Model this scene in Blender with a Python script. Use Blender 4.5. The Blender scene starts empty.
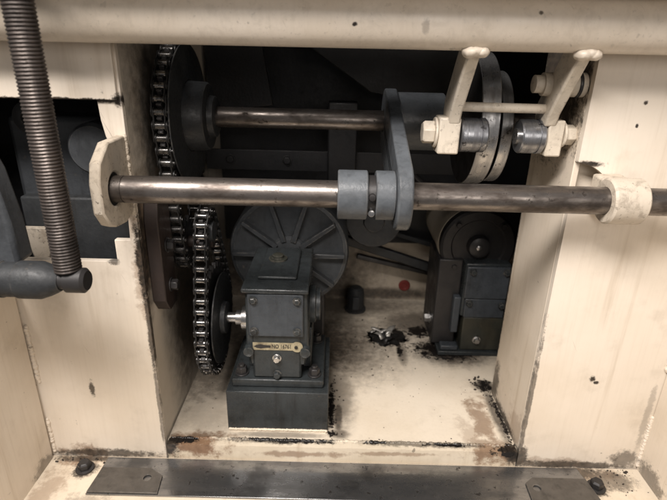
import bpy, bmesh, math, random
from mathutils import Vector, Matrix
from mathutils import noise as mnoise

R = math.radians
rnd = random.Random(7)
scene = bpy.context.scene
col = scene.collection

# ------------------------------------------------------------------ camera
cam_d = bpy.data.cameras.new("camera")
cam_d.sensor_fit = 'HORIZONTAL'
cam_d.sensor_width = 36.0
cam_d.lens = 36.0 * 504.0 / 667.0
cam_d.clip_start = 0.01
cam_d.clip_end = 50
cam_d.dof.use_dof = True
cam_d.dof.focus_distance = 0.86
cam_d.dof.aperture_fstop = 4.5
cam = bpy.data.objects.new("camera", cam_d)
col.objects.link(cam)
PITCH, ROLL = R(21.8), R(1.4)
cam.matrix_world = (Matrix.Translation((0, 0, 0.756)) @ Matrix.Rotation(math.pi / 2 - PITCH, 4, 'X')
                    @ Matrix.Rotation(ROLL, 4, 'Z'))
scene.camera = cam

# ------------------------------------------------------------------ light
world = bpy.data.worlds.new("World")
scene.world = world
world.use_nodes = True
wb = world.node_tree.nodes["Background"]
wb.inputs[0].default_value = (0.97, 0.97, 1.0, 1)
wb.inputs[1].default_value = 0.13


def area(name, loc, target, sx, sy, power, color):
    d = bpy.data.lights.new(name, 'AREA')
    d.shape = 'RECTANGLE'
    d.size, d.size_y = sx, sy
    d.energy = power
    d.color = color
    o = bpy.data.objects.new(name, d)
    col.objects.link(o)
    o.location = loc
    o.rotation_euler = (Vector(target) - Vector(loc)).to_track_quat('-Z', 'Y').to_euler()
    return o


area("workshop_lamp", (-0.45, -0.18, 1.75), (0.05, 0.85, 0.30), 0.9, 0.45, 67, (1.0, 0.935, 0.885))
area("soft_fill", (0.7, -1.6, 1.25), (0.1, 0.9, 0.3), 1.2, 0.8, 14, (1.0, 0.92, 0.85))  # added soft fill, not a known lamp of the workshop

vs = scene.view_settings
vs.view_transform = 'Standard'
vs.look = 'None'
vs.exposure = 0.0
vs.gamma = 1.0
vs.use_curve_mapping = False
scene.render.engine = 'CYCLES'
scene.cycles.max_bounces = 6


# ------------------------------------------------------------------ materials
class NT:
    def __init__(s, name):
        s.m = bpy.data.materials.new(name)
        s.m.use_nodes = True
        s.t = s.m.node_tree
        s.bsdf = s.t.nodes["Principled BSDF"]
        g = s.t.nodes.new('ShaderNodeNewGeometry')
        s.pos = g.outputs['Position']
        tc = s.t.nodes.new('ShaderNodeTexCoord')
        s.obj = tc.outputs['Object']

    def n(s, ty, **kw):
        nd = s.t.nodes.new(ty)
        for k, v in kw.items():
            setattr(nd, k, v)
        return nd

    def set(s, sock, v):
        if hasattr(v, 'is_output') or isinstance(v, bpy.types.NodeSocket):
            s.t.links.new(v, sock)
        else:
            if isinstance(v, tuple) and len(v) == 3 and sock.type == 'RGBA':
                v = (*v, 1)
            sock.default_value = v

    def noise(s, scale, detail=4, rough=.55, vec=None, dist=0.0):
        nd = s.n('ShaderNodeTexNoise')
        s.set(nd.inputs['Vector'], vec if vec is not None else s.pos)
        nd.inputs['Scale'].default_value = scale
        nd.inputs['Detail'].default_value = detail
        nd.inputs['Roughness'].default_value = rough
        nd.inputs['Distortion'].default_value = dist
        return nd.outputs['Fac']

    def math(s, op, a, b=None, c=None, clamp=False):
        nd = s.n('ShaderNodeMath', operation=op, use_clamp=clamp)
        s.set(nd.inputs[0], a)
        if b is not None:
            s.set(nd.inputs[1], b)
        if c is not None:
            s.set(nd.inputs[2], c)
        return nd.outputs[0]

    def vmath(s, op, a, b=None):
        nd = s.n('ShaderNodeVectorMath', operation=op)
        s.set(nd.inputs[0], a)
        if b is not None:
            s.set(nd.inputs[1], b)
        return nd.outputs[1] if op in ('LENGTH', 'DISTANCE', 'DOT_PRODUCT') else nd.outputs[0]

    def ramp(s, v, lo, hi, a=0.0, b=1.0):
        nd = s.n('ShaderNodeMapRange', interpolation_type='SMOOTHSTEP')
        s.set(nd.inputs[0], v)
        nd.inputs[1].default_value = lo
        nd.inputs[2].default_value = hi
        nd.inputs[3].default_value = a
        nd.inputs[4].default_value = b
        return nd.outputs[0]

    def mix(s, f, a, b):
        nd = s.n('ShaderNodeMix', data_type='RGBA')
        s.set(nd.inputs[0], f)
        s.set(nd.inputs[6], a)
        s.set(nd.inputs[7], b)
        return nd.outputs[2]

    def bump(s, h, dist=.001, strength=1.0):
        nd = s.n('ShaderNodeBump')
        nd.inputs['Strength'].default_value = strength
        nd.inputs['Distance'].default_value = dist
        s.set(nd.inputs['Height'], h)
        s.t.links.new(nd.outputs[0], s.bsdf.inputs['Normal'])

    def out(s, color, rough, metal=0.0, spec=None):
        s.set(s.bsdf.inputs['Base Color'], color)
        s.set(s.bsdf.inputs['Roughness'], rough)
        s.set(s.bsdf.inputs['Metallic'], metal)
        if spec is not None:
            s.bsdf.inputs['Specular IOR Level'].default_value = spec
        return s.m

    def blobs(s, lst, nz, amp=0.55, lo=.35, hi=1.15):
        """stains and painted shade with a place and shape of their own: ellipsoids (centre, radii, weight) with ragged edges"""
        acc = None
        for c, r, w in lst:
            v = s.vmath('DIVIDE', s.vmath('SUBTRACT', s.pos, c), r)
            d = s.vmath('LENGTH', v)
            d = s.math('ADD', d, s.math('MULTIPLY', s.math('SUBTRACT', nz, 0.5), amp * 4))
            f = s.ramp(d, lo, hi, w, 0.0)
            acc = f if acc is None else s.math('MAXIMUM', acc, f)
        return acc


GRIME_SHADE = (0.018, 0.015, 0.012)
RUST = (0.13, 0.072, 0.04)


def cream(name, base=(0.74, 0.665, 0.570), soil_shade=None, rust=None, speck=0.5, film=0.45, streak=0.38, rough=.42, soil_shade_amp=.6, crust=None, grub=0.0):
    k = NT(name)
    big = k.noise(3.2, 5, .6)
    mid = k.noise(14, 5, .62)
    fine = k.noise(95, 4, .6)
    c = k.mix(k.ramp(big, .35, .75, 0, film), base, (base[0] * .72, base[1] * .66, base[2] * .56))
    # hand-rubbed grey film
    c = k.mix(k.ramp(mid, .52, .78, 0, film * .8), c, (base[0] * .56, base[1] * .53, base[2] * .48))
    # downward runs
    mp = k.vmath('MULTIPLY', k.pos, (38.0, 38.0, 2.2))
    run = k.noise(1.0, 4, .6, vec=mp)
    c = k.mix(k.ramp(run, .56, .78, 0, streak), c, (base[0] * .5, base[1] * .42, base[2] * .32))
    # brushed paint and rubbed scratches
    br = k.noise(1.0, 3, .7, vec=k.vmath('MULTIPLY', k.pos, (150.0, 150.0, 5.0)))
    c = k.mix(k.ramp(br, .45, .7, 0, .10), c, (base[0] * .6, base[1] * .56, base[2] * .5))
    rot = k.n('ShaderNodeVectorRotate', rotation_type='Y_AXIS')
    k.set(rot.inputs['Vector'], k.pos)
    rot.inputs['Angle'].default_value = .45
    sc = k.noise(1.0, 2, .5, vec=k.vmath('MULTIPLY', rot.outputs[0], (420.0, 60.0, 9.0)))
    c = k.mix(k.math('MULTIPLY', k.ramp(sc, .70, .74), k.ramp(k.noise(7.5, 2), .52, .62, 0, .5)), c, (0.16, 0.12, 0.09))
    # small chips and specks
    sp = k.noise(62, 2, .5)
    gate = k.noise(5.5, 2, .5)
    spf = k.math('MULTIPLY', k.ramp(sp, .715, .75, 0, 1), k.ramp(gate, .5, .62, 0, speck))
    c = k.mix(spf, c, (0.045, 0.032, 0.022))
    rg = k.ramp(mid, .3, .7, rough - .06, rough + .14)
    if grub:
        gb_ = k.noise(40, 7, .74, dist=.6)
        c = k.mix(k.ramp(gb_, .47, .66, 0, grub), c, (0.17, 0.135, 0.10))
        c = k.mix(k.ramp(k.noise(130, 4, .7), .60, .68, 0, grub * 1.3), c, (0.05, 0.038, 0.028))
    if rust:
        rn = k.noise(34, 5, .7)
        c = k.mix(k.blobs(rust, rn, .8), c, k.mix(fine, RUST, (0.30, 0.19, 0.115)))
    if soil_shade:
        gn = k.noise(46, 6, .72)
        if soil_shade_amp > .3:
            gn = k.math('ADD', k.math('MULTIPLY', gn, .62), k.math('MULTIPLY', k.noise(190, 5, .75), .38))
            f = k.blobs(soil_shade, gn, soil_shade_amp * 1.2, .50, 1.08)
        else:
            f = k.blobs(soil_shade, gn, soil_shade_amp)
        c = k.mix(f, c, k.mix(k.ramp(fine, .35, .7), GRIME_SHADE, (0.075, 0.055, 0.04)))
        rg = k.math('ADD', rg, k.math('MULTIPLY', f, -.05))
    if crust:
        cn = k.noise(62, 7, .8)
        f2 = k.ramp(k.blobs(crust, cn, 1.0), .35, .6)
        c = k.mix(f2, c, (0.010, 0.008, 0.007))
        rg = k.math('SUBTRACT', rg, k.math('MULTIPLY', f2, .08))
    k.bump(k.math('ADD', k.math('MULTIPLY', mid, .5), k.math('ADD', k.math('MULTIPLY', fine, .22), k.math('MULTIPLY', k.noise(5.5, 2, .5), 2.6))), .0016, .55)
    return k.out(c, rg)


def enamel(name, base, wear=.35, greasy=.5, rough=.42, dust=None, cast=.0012):
    k = NT(name)
    big = k.noise(7, 5, .62)
    mid = k.noise(31, 6, .7)
    fine = k.noise(170, 4, .65)
    c = k.mix(k.ramp(mid, .35, .75, 0, .6), base, tuple(b * .45 for b in base))
    run = k.noise(1.0, 4, .65, vec=k.vmath('MULTIPLY', k.pos, (55.0, 55.0, 6.0)))
    c = k.mix(k.ramp(run, .52, .72, 0, greasy), c, (0.010, 0.009, 0.008))
    c = k.mix(k.ramp(big, .45, .72, 0, greasy), c, (0.011, 0.010, 0.009))
    c = k.mix(k.math('MULTIPLY', k.ramp(mid, .63, .70), wear * .7), c, (0.12, 0.10, 0.08))
    # paint rubbed off the edges
    bv = k.n('ShaderNodeBevel', samples=4)
    bv.inputs['Radius'].default_value = .0035
    g_ = k.n('ShaderNodeNewGeometry')
    e = k.math('SUBTRACT', 1.0, k.vmath('DOT_PRODUCT', bv.outputs[0], g_.outputs['Normal']))
    e = k.math('MULTIPLY', k.ramp(e, .02, .12), k.ramp(k.noise(60, 4, .7), .42, .62, 0, wear))
    c = k.mix(e, c, (0.20, 0.18, 0.155))
    if dust:
        c = k.mix(k.ramp(k.noise(18, 4, .6), .45, .7, 0, .5), c, dust)
    rg = k.math('ADD', k.ramp(big, .3, .7, rough + .1, rough - .12), k.ramp(fine, .4, .7, -.05, .12))
    k.bump(k.math('ADD', k.math('MULTIPLY', mid, .6), k.math('MULTIPLY', fine, .45)), cast, .7)
    return k.out(c, rg, 0.0, .35)


def steel(name, base, stain, rough=.3, metal=.9, stretch=(6, 60, 60), amount=.8):
    k = NT(name)
    v = k.vmath('MULTIPLY', k.pos, stretch)
    a = k.noise(1.0, 5, .65, vec=v)
    b = k.noise(70, 4, .65)
    p = k.noise(11, 4, .6)
    c = k.mix(k.ramp(a, .38, .68, 0, amount), base, stain)
    c = k.mix(k.ramp(b, .60, .70, 0, .85), c, (0.022, 0.017, 0.013))
    c = k.mix(k.ramp(p, .50, .68, 0, .75), c, tuple(x * .5 for x in stain))
    rg = k.math('ADD', k.math('ADD', k.ramp(a, .3, .7, rough - .07, rough + .16), k.ramp(b, .55, .75, 0, .25)), k.ramp(p, .5, .68, 0, .12))
    k.bump(k.math('ADD', k.math('MULTIPLY', b, .5), k.math('MULTIPLY', a, .3)), .0009, .5)
    return k.out(c, rg, metal)


def plain(name, base, rough=.5, metal=0.0, var=.4, scale=30):
    k = NT(name)
    a = k.noise(scale, 5, .62)
    c = k.mix(k.ramp(a, .3, .72, 0, var), base, tuple(x * .4 for x in base))
    k.bump(a, .001, .5)
    return k.out(c, k.ramp(a, .3, .7, rough - .08, rough + .1), metal)


soil_shade_floor = [  # grease stains, plus shade painted beside and behind the gearbox
    ((-0.12, 1.20, 0), (0.34, 0.26, .2), .95), ((-0.27, 0.95, 0), (.11, .24, .1), .5), ((0.16, 1.235, 0), (0.075, 0.055, .1), 1.0),  # second blob: left floor, grime and painted shade together
    ((0.19, 1.16, 0), (0.02, 0.075, .1), .7), ((0.33, 1.17, 0), (0.13, 0.085, .1), .95),
    ((0.26, 1.32, 0), (0.16, 0.10, .1), .8), ((0.02, 0.97, 0), (0.05, 0.16, .1), .65),
    ((-0.27, 0.92, 0), (0.075, 0.14, .1), .55), ((0.374, 0.92, 0), (0.016, 0.12, .1), .8),
    ((0.375, 1.02, 0), (0.035, 0.03, .1), .9), ((0.02, 0.845, 0), (0.03, 0.02, .1), .8),
    ((-0.11, 0.838, 0), (0.13, 0.012, .1), .65), ((-0.10, 1.42, 0), (0.5, 0.10, .2), .8),
    ((0.02, 0.90, 0.0), (0.015, 0.08, .1), .9), ((-0.3, 1.2, 0), (0.16, 0.4, .3), .85)]
rust_floor = [
    ((0.335, 0.90, 0), (0.03, 0.10, .1), .75), ((-0.27, 0.826, 0), (0.075, 0.018, .05), .9),
    ((0.33, 0.83, 0), (0.05, 0.012, .05), .6), ((0.30, 0.86, 0), (0.03, 0.05, .1), .35)]
M = {}
M['floor'] = cream("floor_paint", (0.74, 0.655, 0.535), soil_shade=soil_shade_floor, rust=rust_floor, speck=.8, film=.42, streak=.05, soil_shade_amp=.2, crust=[
    ((0.157, 1.233, 0), (0.062, 0.054, .1), 1), ((0.185, 1.17, 0), (0.010, 0.05, .1), .8), ((0.31, 1.18, 0), (0.10, 0.060, .1), 1),
    ((0.25, 1.27, 0), (0.05, 0.04, .1), .8), ((0.378, 1.02, 0), (0.025, 0.03, .1), .9), ((0.381, 0.90, 0), (0.007, 0.10, .1), .8),
    ((0.003, 0.93, 0), (0.009, 0.10, .1), .8), ((0.006, 0.845, 0), (0.014, 0.010, .1), .9)])
M['lip'] = cream("lip_paint", (0.68, 0.60, 0.48), speck=.8, film=.6,
                 rust=[((-0.275, 0.80, 0), (0.07, .05, .03), 1), ((0.34, 0.80, 0), (0.06, .05, .03), .9),
                       ((-0.05, 0.80, -.012), (0.11, .05, .008), .7), ((0.13, 0.8, -.006), (0.10, .05, .006), .6)],
                 soil_shade=[((-0.322, 0.80, 0), (0.022, .05, .03), 1), ((0.378, 0.80, 0), (0.022, .05, .03), 1),
                       ((-0.10, 0.815, .006), (0.14, .012, .005), .8), ((0.2, 0.815, .006), (0.17, .012, .005), .7)],
                 crust=[((-.09, .815, .006), (.11, .010, .008), .8), ((.10, .815, .007), (.035, .007, .006), .8), ((.25, .813, .006), (.06, .007, .006), .75), ((-.30, .81, .005), (.04, .012, .008), .9), ((.36, .805, 0), (.03, .02, .012), .9)])
M['panel_left'] = cream("panel_left_paint", soil_shade=[
    ((-0.333, 0.80, 0.40), (.010, .03, .10), 1), ((-0.333, 0.80, 0.27), (.006, .03, .12), .9),
    ((-0.40, 0.8, 0.674), (.16, .03, .005), 1), ((-0.336, .8, .676), (.012, .03, .012), 1),
    ((-0.38, 0.8, .405), (.012, .02, .008), .8), ((-0.46, .8, .135), (.006, .01, .022), .9),
    ((-0.46, .8, -.024), (.13, .02, .012), .85), ((-0.343, .8, .600), (.02, .02, .012), .8),
    ((-0.334, 0.80, 0.10), (.004, .02, .12), .7), ((-0.356, .8, .688), (.004, .01, .007), 1)],
    rust=[((-0.334, 0.80, 0.36), (.016, .03, .12), .55), ((-0.50, 0.8, -.02), (.05, .03, .02), .8),
          ((-0.345, .8, .48), (.012, .03, .06), .4)])
M['wall_left'] = cream("inner_wall_left_paint", (0.62, 0.56, 0.48), film=.5, streak=.3, soil_shade_amp=.22, soil_shade=[
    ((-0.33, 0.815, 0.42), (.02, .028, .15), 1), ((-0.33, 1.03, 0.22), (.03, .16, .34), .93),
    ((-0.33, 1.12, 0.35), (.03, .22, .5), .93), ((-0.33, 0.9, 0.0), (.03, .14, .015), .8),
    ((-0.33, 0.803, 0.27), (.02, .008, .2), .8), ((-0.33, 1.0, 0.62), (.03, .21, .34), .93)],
    rust=[((-0.33, 0.82, 0.45), (.02, .05, .10), .8)])
M['panel_right'] = cream("panel_right_paint", speck=.45, soil_shade=[
    ((0.497, .8, .186), (.008, .01, .008), 1), ((0.505, .8, .178), (.007, .01, .005), 1),
    ((0.388, .8, .10), (.004, .02, .22), .75), ((0.50, .8, -.025), (.15, .02, .012), .85),
    ((0.60, .8, -.01), (.035, .02, .028), .7), ((0.39, .8, -.01), (.016, .02, .03), .9),
    ((0.405, .8, .594), (.028, .02, .006), 1), ((0.47, .8, .69), (.004, .01, .004), 1),
    ((0.465, .8, .655), (.003, .01, .004), 1), ((0.62, .8, .10), (.008, .02, .10), .35)],
    rust=[((0.47, .8, -.02), (.08, .02, .014), .5)])
M['wall_right'] = cream("inner_wall_right_paint", (0.68, 0.60, 0.50), film=.5, streak=.5, soil_shade=[
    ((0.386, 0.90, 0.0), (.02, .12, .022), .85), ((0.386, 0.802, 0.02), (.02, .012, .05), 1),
    ((0.386, 0.985, 0.04), (.02, .03, .06), .8), ((0.386, 1.0, 0.3), (.02, .006, .3), .7), ((0.386, .93, .74), (.03, .17, .17), .92)],  # last blob: shade painted on the upper wall
    rust=[((0.386, 0.84, 0.03), (.02, .05, .05), .4)])
M['side'] = cream("side_wall_paint", (0.70, 0.62, 0.52), film=.45, soil_shade=[
    ((0.63, 0.76, -.02), (.03, .05, .035), .7), ((-0.56, 0.76, -.03), (.03, .04, .03), .6)])
M['ledge'] = cream("ledge_paint", (0.66, 0.575, 0.46), speck=.9, film=.6, soil_shade=[
    ((0.50, 0.785, -.03), (0.07, .02, .02), .8), ((0.565, 0.765, -.03), (.05, .03, .02), .7),
    ((0.524, 0.744, -.03), (.024, .024, .02), .9), ((-0.482, 0.763, -.03), (.026, .026, .02), .9),
    ((-0.49, 0.79, -.03), (.07, .012, .02), .8), ((-0.44, 0.68, -.03), (.05, .03, .02), .4)],
    rust=[((-0.495, 0.785, -.03), (.05, .022, .02), .8), ((-0.53, 0.71, -.03), (.03, .06, .02), .5),
          ((0.53, 0.78, -.03), (.06, .02, .02), .5)])
M['cream'] = cream("cream_paint", (0.66, 0.59, 0.49), speck=.9, film=.4, streak=.2, grub=.30)
M['cream_tube'] = cream("cream_tube_paint", (0.74, 0.665, 0.570), speck=.35, film=.5, streak=.0, rough=.36, grub=.12,
                        soil_shade=[((0.155, .72, .756), (.006, .03, .006), 1), ((0.02, .715, .786), (.004, .02, .003), 1),
                              ((0.113, .715, .785), (.006, .02, .012), .35), ((0.26, .715, .805), (.004, .02, .003), .9)])
M['cream_dirty'] = cream("cream_dirty_paint", (0.54, 0.475, 0.39), speck=.9, film=.6, streak=.3, grub=.5)
M['back'] = cream("back_wall_paint", (0.50, 0.43, 0.34), film=.5, streak=.3, soil_shade_amp=.2, soil_shade=[
    ((0.10, 1.47, 0.02), (.35, .06, .03), .9), ((-0.16, 1.47, .1), (.36, .06, .25), .95)])  # second blob darkens the wall left of the red cap
M['dark'] = enamel("dark_grey_sheet", (0.011, 0.011, 0.012), wear=.1, greasy=.35, rough=.45)
M['blue'] = enamel("blue_grey_enamel", (0.090, 0.099, 0.109), wear=.4, greasy=.35, rough=.4)
M['blue_dark'] = enamel("greasy_blue_enamel", (0.026, 0.028, 0.030), wear=.3, greasy=.5, rough=.52)
M['gear'] = enamel("gearbox_enamel", (0.031, 0.036, 0.038), wear=.55, greasy=.5, rough=.36)
M['plate_blue'] = enamel("cover_plate_enamel", (0.050, 0.057, 0.065), wear=.4, greasy=.25, rough=.34)
M['olive'] = enamel("olive_grease_enamel", (0.036, 0.037, 0.030), wear=.5, greasy=.5, rough=.4, dust=(0.055, 0.048, 0.032))
M['window_grey'] = enamel("dull_grey_enamel", (0.046, 0.050, 0.055), wear=.4, greasy=.4, rough=.5)
M['fan'] = enamel("drum_casting", (0.034, 0.037, 0.040), wear=.7, greasy=.3, rough=.5)
M['black'] = plain("black_grease", (0.014, 0.013, 0.012), .38, 0, .5)
M['crumb'] = plain("dry_dirt", (0.040, 0.030, 0.022), .8, 0, .8, 300)
M['black_iron'] = plain("black_iron", (0.032, 0.030, 0.030), .45, .3, .5)
M['brown_iron'] = plain("rusty_brown_iron", (0.034, 0.023, 0.019), .55, .2, .6)
M['shaft'] = steel("oily_brown_steel", (0.215, 0.192, 0.175), (0.062, 0.050, 0.043), .31, .85, (13, 45, 45), .95)
M['shaft_dark'] = steel("stained_steel", (0.30, 0.25, 0.21), (0.11, 0.08, 0.06), .36, .8)
M['bright'] = steel("bright_worn_steel", (0.55, 0.54, 0.53), (0.24, 0.23, 0.22), .26, .95, (40, 40, 40), .6)
M['roller'] = steel("roller_steel", (0.34, 0.35, 0.37), (0.16, 0.16, 0.17), .30, .9, (120, 12, 12), .8)
M['cam'] = steel("cam_steel", (0.55, 0.55, 0.55), (0.26, 0.26, 0.265), .27, .9, (120, 14, 14), .7)
M['chain'] = steel("oily_chain_steel", (0.34, 0.33, 0.32), (0.03, 0.027, 0.025), .17, .95, (70, 70, 70), 1.0)
M['chain_plate'] = plain("greasy_chain_plate", (0.020, 0.019, 0.018), .42, .3, .6, 90)
M['thread'] = steel("threaded_rod_steel", (0.085, 0.070, 0.062), (0.035, 0.029, 0.026), .42, .6, (50, 50, 9), .9)
M['sheet'] = steel("dark_rolled_sheet", (0.30, 0.30, 0.30), (0.17, 0.17, 0.172), .22, .9, (9, 40, 9), .7)
M['bracket'] = enamel("dirty_bracket_steel", (0.085, 0.075, 0.064), wear=.6, greasy=.35, rough=.45)
M['brass'] = steel("brass_label", (0.42, 0.37, 0.25), (0.20, 0.16, 0.10), .45, .35, (60, 60, 60), .8)
M['red'] = plain("red_plastic", (0.22, 0.030, 0.024), .5, 0, .4)
M['foil'] = steel("torn_bright_metal", (0.62, 0.60, 0.56), (0.30, 0.28, 0.25), .38, .6, (60, 60, 60), .5)
M['tan'] = cream("motor_tan_paint", (0.42, 0.37, 0.30), film=.7, streak=.2, speck=.8)
M['ink'] = plain("black_print", (0.025, 0.022, 0.02), .6)


# ------------------------------------------------------------------ mesh helpers
def new_bm():
    return bmesh.new()


def box(bm, a, b, mat=None):
    """axis aligned box from corner a to corner b"""
    c = [(a[i] + b[i]) / 2 for i in range(3)]
    s = [abs(b[i] - a[i]) for i in range(3)]
    m = Matrix.Translation(c) @ Matrix.Diagonal((*s, 1))
    if mat is not None:
        m = mat @ m
    bmesh.ops.create_cube(bm, size=1.0, matrix=m)


def frame(axis):
    z = Vector(axis).normalized()
    x = Vector((0, 0, 1)).cross(z)
    if x.length < 1e-4:
        x = Vector((1, 0, 0))
    x.normalize()
    return x, z.cross(x), z


def lathe(bm, p0, axis, prof, seg=40, cap=True, phase=0.0):
    """profile [(distance along axis, radius)...] turned round the axis through p0"""
    x, y, z = frame(axis)
    p0 = Vector(p0)
    rings = []
    for d, r in prof:
        rings.append([bm.verts.new(p0 + z * d + (x * math.cos(2 * math.pi * i / seg + phase) + y * math.sin(2 * math.pi * i / seg + phase)) * r)
                      for i in range(seg)])
    for a, b in zip(rings, rings[1:]):
        for i in range(seg):
            j = (i + 1) % seg
            bm.faces.new((a[i], a[j], b[j], b[i]))
    if cap:
        bm.faces.new(rings[0][::-1])
        bm.faces.new(rings[-1])


def cyl(bm, p0, p1, r, seg=32, ch=0.0, phase=0.0, r1=None):
    p0, p1 = Vector(p0), Vector(p1)
    L = (p1 - p0).length
    r1 = r if r1 is None else r1
    if ch > 0:
        prof = [(0, r - ch), (ch * .3, r - ch * .3), (ch, r), (L - ch, r1), (L - ch * .3, r1 - ch * .3), (L, r1 - ch)]
    else:
        prof = [(0, r), (L, r1)]
    lathe(bm, p0, p1 - p0, prof, seg, True, phase)


def prism(bm, outer, axis, a0, a1, holes=()):
    """outline (2D) with round/any holes, extruded along an axis. axis x: (y,z)  axis y: (x,z)  axis z: (x,y)"""
    def P(u, v, w):
        return {'x': (w, u, v), 'y': (u, w, v), 'z': (u, v, w)}[axis]
    edges = []
    for loop in (outer, *holes):
        vs_ = [bm.verts.new(P(u, v, a0)) for u, v in loop]
        for i in range(len(vs_)):
            edges.append(bm.edges.new((vs_[i], vs_[(i + 1) % len(vs_)])))
    r = bmesh.ops.triangle_fill(bm, use_beauty=True, use_dissolve=False, edges=edges)
    fs = [g for g in r['geom'] if isinstance(g, bmesh.types.BMFace)]
    e = bmesh.ops.extrude_face_region(bm, geom=fs, use_keep_orig=True)
    vv = [g for g in e['geom'] if isinstance(g, bmesh.types.BMVert)]
    d = {'x': (a1 - a0, 0, 0), 'y': (0, a1 - a0, 0), 'z': (0, 0, a1 - a0)}[axis]
    bmesh.ops.translate(bm, verts=vv, vec=d)
    bmesh.ops.recalc_face_normals(bm, faces=bm.faces)


def circle2(cx, cy, r, n=32, a0=0.0, a1=2 * math.pi):
    full = abs(a1 - a0 - 2 * math.pi) < 1e-6
    k = n if full else n + 1
    return [(cx + r * math.cos(a0 + (a1 - a0) * i / n), cy + r * math.sin(a0 + (a1 - a0) * i / n)) for i in range(k)]


def link_mesh(name, bm, mat, smooth=35):
    bmesh.ops.recalc_face_normals(bm, faces=bm.faces)
    me = bpy.data.meshes.new(name)
    bm.to_mesh(me)
    bm.free()
    for p in me.polygons:
        p.use_smooth = True
    me.set_sharp_from_angle(angle=R(smooth))
    me.materials.append(M[mat])
    return me


def obj(name, bm, mat, parent=None, bevel=0.0, smooth=35, seg=2):
    me = link_mesh(name, bm, mat, smooth)
    o = bpy.data.objects.new(name, me)
    col.objects.link(o)
    if parent:
        o.parent = parent
        o.matrix_parent_inverse = Matrix.Translation(parent.location).inverted() if parent.type == 'EMPTY' else Matrix()
    if bevel > 0:
        b = o.modifiers.new("bevel", 'BEVEL')
        b.width = bevel
        b.segments = seg
        b.limit_method = 'ANGLE'
        b.angle_limit = R(40)
    return o


def tag(o, label, cat, group=None):
    o['label'] = label
    o['category'] = cat
    if group:
        o['group'] = group
    return o


def struct(o, label=None):
    o['kind'] = 'structure'
    if label:
        o['label'] = label
    return o


def thing(name, loc, label, cat, group=None):
    o = bpy.data.objects.new(name, None)
    o.empty_display_size = .02
    col.objects.link(o)
    o.location = loc
    return tag(o, label, cat, group)


def weld(name, pts, r, mat, parent=None, n=None, seed=1):
    """lumpy weld bead along a polyline"""
    g = random.Random(seed)
    bm = new_bm()
    tot = sum((Vector(b) - Vector(a)).length for a, b in zip(pts, pts[1:]))
    n = max(5, int(tot / (r * .38)))
    for i in range(n):
        t = i / (n - 1) * (len(pts) - 1)
        k = min(int(t), len(pts) - 2)
        p = Vector(pts[k]).lerp(Vector(pts[k + 1]), t - k)
        p += Vector((g.uniform(-1, 1), g.uniform(-1, 1), g.uniform(-1, 1))) * r * .14
        s = r * (.85 + .35 * mnoise.noise(Vector((i * .33, seed * 3.1, 0)))) * g.uniform(.93, 1.07)
        bmesh.ops.create_icosphere(bm, subdivisions=2, radius=s, matrix=Matrix.Translation(p))
    return obj(name, bm, mat, parent, smooth=80)


def hexhead(bm, c, axis, r, h, phase=.3, washer=True):
    a = Vector(axis).normalized()
    c = Vector(c)
    if washer:
        cyl(bm, c, c + a * h * .22, r * 1.25, 24)
        c = c + a * h * .22
    lathe(bm, c, a, [(0, r), (h * .82, r), (h, r * .86)], 6, True, phase)


# ------------------------------------------------------------------ the cabinet (setting)
XL, XR, YF, ZL = -0.331, 0.386, 0.80, -0.03

bm = new_bm()
box(bm, (-0.75, 0.8155, -0.028), (0.75, 1.47, 0.0))
fl = struct(obj("floor", bm, 'floor'), "cream painted floor of the machine pocket, stained with grease, shade painted around the gearbox")
bm = new_bm()
for i in range(72):
    x0 = XL + 0.004 + i * (XR - XL - .008) / 72
    x1 = XL + 0.004 + (i + 1) * (XR - XL - .008) / 72
    h = .006 + .0022 * mnoise.noise(Vector((i * .45, 0, 0)))
    box(bm, (x0, .797, -.03), (x1, .8145 + .0015 * mnoise.noise(Vector((i * .8, 4, 0))), h))
bmesh.ops.remove_doubles(bm, verts=bm.verts, dist=.0005)
obj("front_lip", bm, 'lip', fl, bevel=.002)
weld("weld_bead", [(XL + .01, .818, .003), (XR - .01, .818, .003)], .0048, 'lip', fl, seed=5)

bm = new_bm()
box(bm, (-0.75, .30, -.05), (.75, .7965, ZL))
struct(obj("ledge", bm, 'ledge'), "cream ledge in front of the pocket floor")

# left front panel with its window
bm = new_bm()
outer = [(-0.75, -.05), (XL, -.05), (XL, .90), (-.75, .90)]
hole = [(-.62, .405), (-.374, .405), (-.374, .445), (-.347, .445), (-.345, .50), (-.349, .56), (-.356, .595), (-.3635, .62),
        (-.3675, .645), (-.369, .674), (-.62, .674)]
prism(bm, outer, 'y', YF, YF + .012, [hole])
lp = struct(obj("panel_left", bm, 'panel_left', bevel=.0016), "cream front panel left of the pocket, with a cut-out window")
bm = new_bm()
box(bm, (-.75, YF - .0075, .6755), (XL - .0035, YF - .0005, .90))
obj("upper_sheet", bm, 'panel_left', lp, bevel=.0012)
# inner left wall of the pocket
bm = new_bm()
box(bm, (XL - .010, YF + .0125, -.02), (XL - .0005, 1.47, .90))
struct(obj("wall_left", bm, 'wall_left'), "left inner wall of the pocket")
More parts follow.
